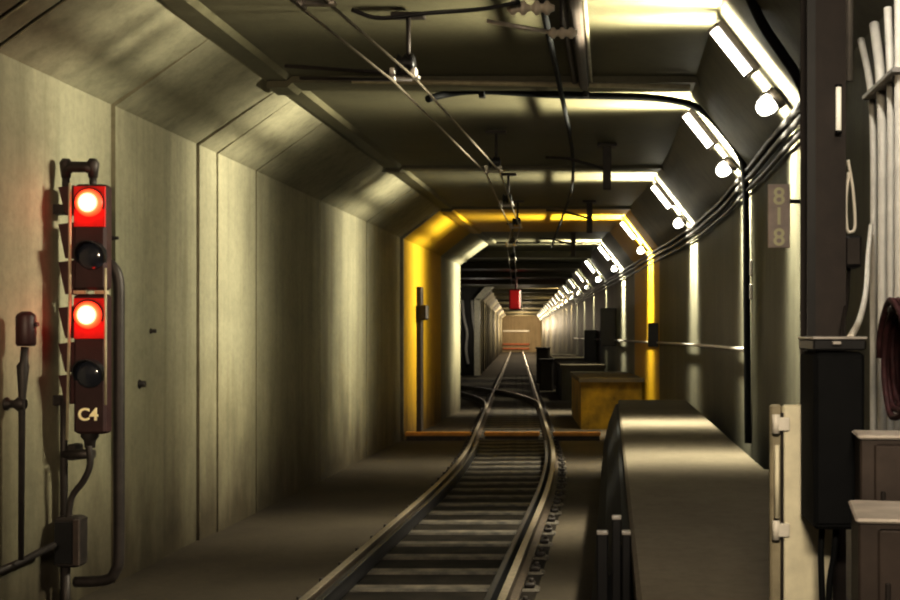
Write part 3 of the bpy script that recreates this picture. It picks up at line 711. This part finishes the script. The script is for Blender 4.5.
tag(MB().tube(pp, .014, 8).build('pale_cable', M['palepipe'], loc=pp[-1]), 'pale cable sweeping from the wall conduits into the cabinet lid', 'cable')

# coil of hose at the right edge
t = thing('hose_coil', 'coil of dark red hose hanging at the right edge', 'hose', (1.46, 5.42, 1.7))
pts = []
for k in range(7 * 28):
    a = 2 * math.pi * k / 28; r = .26 + .02 * math.sin(k * .37) ; pts.append(Vector((1.38 + .022 * k / 28, 5.42 + r * math.cos(a) , 1.98 + r * 1.05 * math.sin(a) + .01 * math.sin(k * 1.3))))
MB().tube(pts, .017, 7).build('hose', M['hose'], t)
tube([(1.36, 5.42, 2.225), (1.59, 5.42, 2.225)], .015, 8).build('hook', M['iron'], t)

# three short posts at the walkway edge
for x0, x1, yt, dd, lab in ((597, 608, 532, 5.75, 'left of three short black posts with pale caps at the walkway edge'), (612, 621, 517, 5.85, 'middle and tallest of three short black posts with pale caps'), (622, 630.5, 532, 5.7, 'right and widest of three short black posts with pale caps')):
    a, b_ = W(x0, 0, dd), W(x1, yt, dd); t = thing('edge_post', lab, 'post', ((a.x + b_.x) / 2, dd, ZF))
    box((a.x, dd - .05, ZF), (b_.x, dd - .0, b_.z - .006), bev=.006).build('post', M['black'], t)
    box((a.x - .002, dd - .052, b_.z - .008), (b_.x + .002, dd + .002, b_.z + .012), bev=.004).build('cap', M['galv'], t)

# far dark equipment by the track and red hanging lamp
for dd, oL, w, dep, h, lab in ((45.5, 1.02, .55, .7, 1.05, 'far dark trackside cabinet right of the rails in the junction'), (52, 1.0, .6, .9, 1.45, 'further dark trackside cabinet beside the dim walkway block')):
    x = c(dd) + oL; t = thing('trackside_box', lab, 'box', (x, dd, ZF))
    box((x, dd, ZF), (x + w, dd + dep, h), bev=.04).build('case', M['iron'], t); box((x - .04, dd - .04, h), (x + w + .04, dd + dep + .04, h + .07), bev=.02).build('lid', M['iron'], t)
dR = 52
t = thing('hanging_signal', 'far red glowing signal hanging from the ceiling over the track', 'signal', W(515, 312, dR))
m = MB(); p = W(516, 300, dR); zt = ZC
tube([(p.x, dR + .1, p.z + .3), (p.x, dR + .1, zt)], .06, 8).build('stem', M['redpaint'], t)
a, b_ = W(509, 310, dR), W(521, 289, dR)
box((a.x, dR, a.z), (b_.x, dR + .25, b_.z), bev=.06).build('housing', M['redpaint'], t)
a, b_ = W(509.8, 309, dR), W(520.2, 290, dR)
box((a.x, dR - .08, a.z), (b_.x, dR + .02, b_.z), bev=.07).build('lens', mat_emit('far red glow', (1, .07, .06), .12, (.3, .03, .03)), t)
Lg = bpy.data.lights.new('far red', 'POINT'); Lg.energy = 12; Lg.color = (1, .03, .02); Lg.shadow_soft_size = .2
o = bpy.data.objects.new('far_red', Lg); COL.objects.link(o); o.location = W(515, 298, dR - .9)

# ------------------------------------------------------------------ near end: platform light from behind, plus added fills
def area(loc, target, sx, sy, e, col, spread=180):
    L = bpy.data.lights.new('platform and fill light', 'AREA'); L.shape = 'RECTANGLE'; L.size = sx; L.size_y = sy; L.energy = e; L.color = col; L.spread = math.radians(spread)
    o = bpy.data.objects.new('platform_fill_light', L); COL.objects.link(o); o.location = loc
    o.rotation_euler = (Vector(target) - Vector(loc)).to_track_quat('-Z', 'Y').to_euler(); return o
area((-.6, -2.8, 4.2), (-4.4, 8.0, 2.4), 1.6, .5, 105, (1, .81, .58), 60)
area((.0, -1.5, 4.3), (.9, 4.1, 1.4), 1.2, .4, 40, (1, .86, .66), 70)  # added fill from the front for the cream panel
area((1.15, 4.9, 4.7), (1.5, 6.2, 1.8), .5, .3, 95, (1, .95, .86), 130)  # unseen lamp added to brighten the conduits and cabinet tops
area((1.1, 2.2, 4.6), (1.0, 3.6, 1.5), .5, .3, 9, (1, .88, .72), 90)
w = bpy.data.worlds.new('dim tunnel air'); S.world = w; w.use_nodes = True
w.node_tree.nodes['Background'].inputs[0].default_value = (.9, .8, .55, 1); w.node_tree.nodes['Background'].inputs[1].default_value = .002

# ------------------------------------------------------------------ camera
cam = bpy.data.cameras.new('camera'); co = bpy.data.objects.new('camera', cam); COL.objects.link(co)
cam.sensor_width = 36; cam.lens = F / 900 * 36; cam.shift_x = -(VX - 450) / 900; cam.shift_y = (VY - 300) / 900
co.location = (0, 0, CZ); co.rotation_euler = (math.radians(90), 0, 0); cam.clip_start = .05; cam.clip_end = 300
S.camera = co
S.view_settings.view_transform = 'Standard'; S.view_settings.look = 'None'; S.view_settings.exposure = .12; S.view_settings.gamma = .80
S.cycles.filter_width = 2.2; S.cycles.use_denoising = True; S.cycles.max_bounces = 5; S.cycles.diffuse_bounces = 1; S.cycles.glossy_bounces = 2; S.cycles.sample_clamp_indirect = 4
